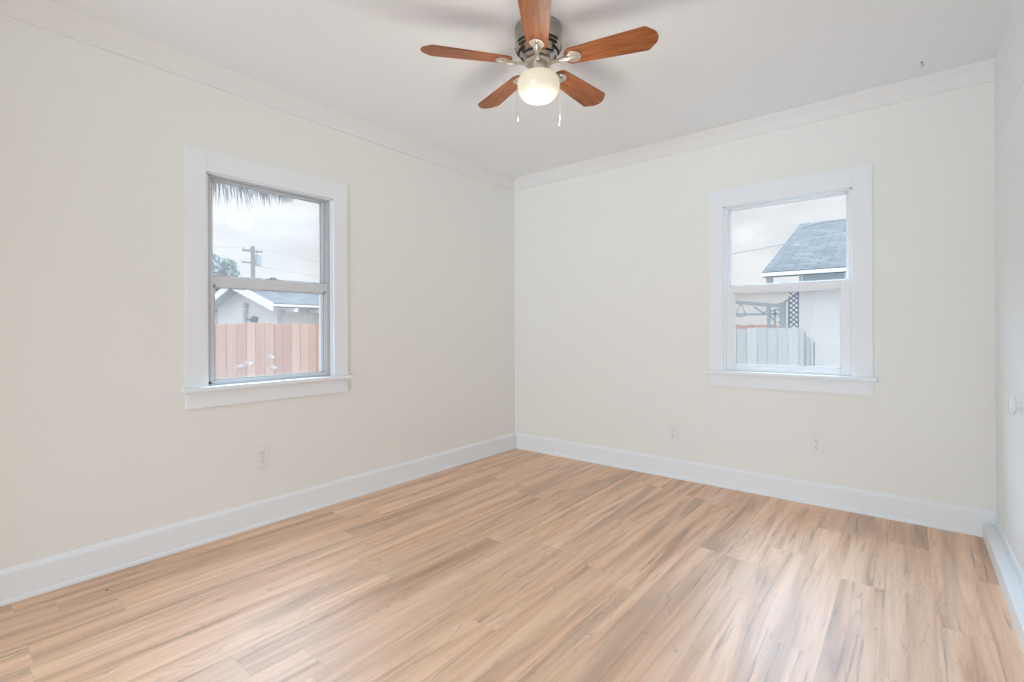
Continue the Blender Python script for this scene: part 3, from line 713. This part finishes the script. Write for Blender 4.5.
for t in tips[:4]:
    b = new()
    for k in range(9):
        a = k * 2.4; rr = .012 + .0035 * k; p = Vector(t) + Vector((rr * math.cos(a) * .6, rr * math.sin(a), .012 - .002 * k))
        q = Matrix.Rotation(a, 3, 'Z') @ Matrix.Rotation(R(-50 + 5 * k), 3, 'Y')
        b.faces.new([b.verts.new(p + q @ Vector(c)) for c in ((-.012, -.016, 0), (.018, -.02, .004), (.03, 0, .008), (.018, .02, .004), (-.012, .016, 0))])
    obj('blossom', b, mat('pale_pink_petal', (.60, .46, .45), .6), fr)

# right-hand view: neighbour house, grey fence, patio cover
h2, k2 = gable_house('neighbour_house', 1.40, 11.0, 5.75, 12.25, 2.063, 3.285, 'x', .46, 'white stucco house beyond the back window with a blue grey shingle roof')
b = new(); prism(b, [(5.55, 1.98), (5.75, 1.98), (5.75, 1.80)], 'x', .93, 1.02); box(b, .95, 1.40, 5.60, 5.70, 1.93, 1.99); obj('eave_bracket', b, SOFF, h2)
fr2 = new(); box(fr2, 1.44, 2.05, 5.725, 5.75, 1.80, 1.845); box(fr2, 2.02, 2.06, 5.725, 5.75, 1.80, 1.99); box(fr2, 1.44, 1.455, 5.725, 5.75, 1.80, 1.99); box(fr2, 1.44, 2.06, 5.725, 5.75, 1.985, 2.0)
wf = obj('vent_frame', fr2, FASC, h2)
b = new(); box(b, 1.455, 2.02, 5.742, 5.752, 1.845, 1.985)
for i in range(6): box(b, 1.455, 2.02, 5.732, 5.744, 1.85 + i * .023, 1.862 + i * .023)
obj('vent_louvres', b, mat('grey_louvre', (.42, .45, .47), .6), wf)
b = new()
pts = [(1.0 + .34 * i, 8.93 - .03 * i - .06 * math.sin(i * 1.3) - (.5 if i == 0 else 0), 0) for i in range(9)]
pts = [(x, y, 3.285 - k2 * (9.0 - y) + .125) for x, y, _ in pts]
tube(b, pts, .010, 6); obj('roof_cable', b, GALV, h2)
fence('board_fence', (-3.0, 4.6), (1.638, 4.6), 1.08 - GZ, GREYF, 'weathered grey board fence left of the white stucco house', seed=8)
fence('fence_panel', (1.645, 4.72), (1.74, 4.72), .94 - GZ, GREYF, 'narrow lower grey fence panel closing the gap to the stucco wall', seed=2, bw=.048)
fence('board_fence', (-3.5, 9.0), (.60, 9.0), 1.15 - GZ, plank_mat('old_red_boards', (.45, .24, .20), (.60, .36, .30)), 'low red board fence beyond the patio cover', seed=5)
# patio cover between them
PATW = mat('grey_patio_timber', (.29, .29, .29), .8); PATB = mat('blue_grey_lattice', (.14, .16, .20), .7)
pat = tag(empty('patio_cover', (.585, 7.0, GZ - .03)), 'grey timber patio cover with hanging posts behind the grey fence', 'patio cover')
def pb_(name, m, *boxes):
    b = new()
    for q in boxes: box(b, q[0] - .6, q[1] - .6, q[2] - 7.0, q[3] - 7.0, q[4] - GZ, q[5] - GZ)
    return obj(name, b, m, pat)
b = new(); prism(b, [(-2.1, 1.80 - GZ), (.36, 1.49 - GZ), (.36, 1.56 - GZ), (-2.1, 1.87 - GZ)], 'y', -.05, .05); obj('beam', b, PATW, pat)
pb_('cross_beam', PATW, (-1.5, 1.0, 7.0, 7.06, 1.362, 1.40))
pb_('post', PATW, (.69, .74, 6.97, 7.03, GZ, 1.53)); pb_('post', PATW, (-1.5, -1.44, 6.97, 7.03, GZ, 1.77)); pb_('post', PATW, (.80, .835, 7.0, 7.04, GZ, 1.45))
b = new(); tube(b, [(-.15, .0, 1.53 - GZ), (.02, 0, 1.40 - GZ), (.14, 0, 1.50 - GZ)], .016, 6); tube(b, [(.09, .0, 1.50 - GZ), (.11, 0, 1.38 - GZ), (.20, 0, 1.26 - GZ)], .016, 6); tube(b, [(.12, 0, 1.42 - GZ), (.24, 0, 1.47 - GZ), (.34, 0, 1.45 - GZ)], .016, 6); obj('knee_brace', b, PATW, pat)
b = new()                                                               # scalloped end valance
prof = [(0, 1.56)]
for i in range(4): prof += [(.0, 1.54 - .11 * i), (.03, 1.51 - .11 * i), (.03, 1.47 - .11 * i), (.005, 1.445 - .11 * i)]
prof += [(.12, 1.10), (.13, 1.585)]
prism(b, [(.38 + u, z - GZ) for u, z in prof], 'y', -.6, -.56); obj('scalloped_board', b, PATW, pat)
b = new(); lx0, lx1 = 1.13 - .6, 1.305 - .6
prism(b, [(lx0, 1.09 - GZ), (lx1, 1.09 - GZ), (lx1, 1.115 - GZ), (lx0, 1.115 - GZ)], 'y', -.52, -.48)
prism(b, [(lx0 - .09, 1.55 - GZ), (lx1, 1.715 - GZ), (lx1, 1.74 - GZ), (lx0 - .09, 1.575 - GZ)], 'y', -.52, -.48)
box(b, lx1 - .022, lx1, -.52, -.48, 1.10 - GZ, 1.73 - GZ); box(b, lx0, lx0 + .02, -.52, -.48, 1.10 - GZ, 1.60 - GZ)
for i in range(7):
    z0 = 1.10 + i * .085; tube(b, [(lx0 + .01, -.49, z0 - GZ), (lx1 - .01, -.49, z0 + .15 - GZ)], .011, 4); tube(b, [(lx1 - .01, -.505, z0 - GZ), (lx0 + .01, -.505, z0 + .15 - GZ)], .011, 4)
obj('lattice', b, PATB, pat)
hp = tag(empty('hanging_planter', (.22, 6.90, 1.33)), 'small dark hanging basket on the beam of the patio cover', 'planter')
b = new(); lathe(b, [(0, -.03), (.06, -.03), (.085, .05), (.08, .05), (.055, -.02), (0, -.02)], 14); obj('pot', b, GALV, hp)
b = new(); tube(b, [(-.08, 0, .05), (0, 0, .24)], .005, 5); tube(b, [(.08, 0, .05), (0, 0, .24)], .005, 5); obj('hanger', b, DARK, hp)

# plain white outbuilding behind the patio cover
b = new(); box(b, -7.0, .75, 13.0, 16.5, GZ, 2.30)
sh = tag(empty('outbuilding', (0, 0, 0)), 'long flat roofed white outbuilding behind the patio cover', 'shed')
obj('wall_body', b, STUC, sh)
b = new(); box(b, -7.2, .95, 12.8, 16.7, 2.30, 2.42); obj('roof', b, FASC, sh)
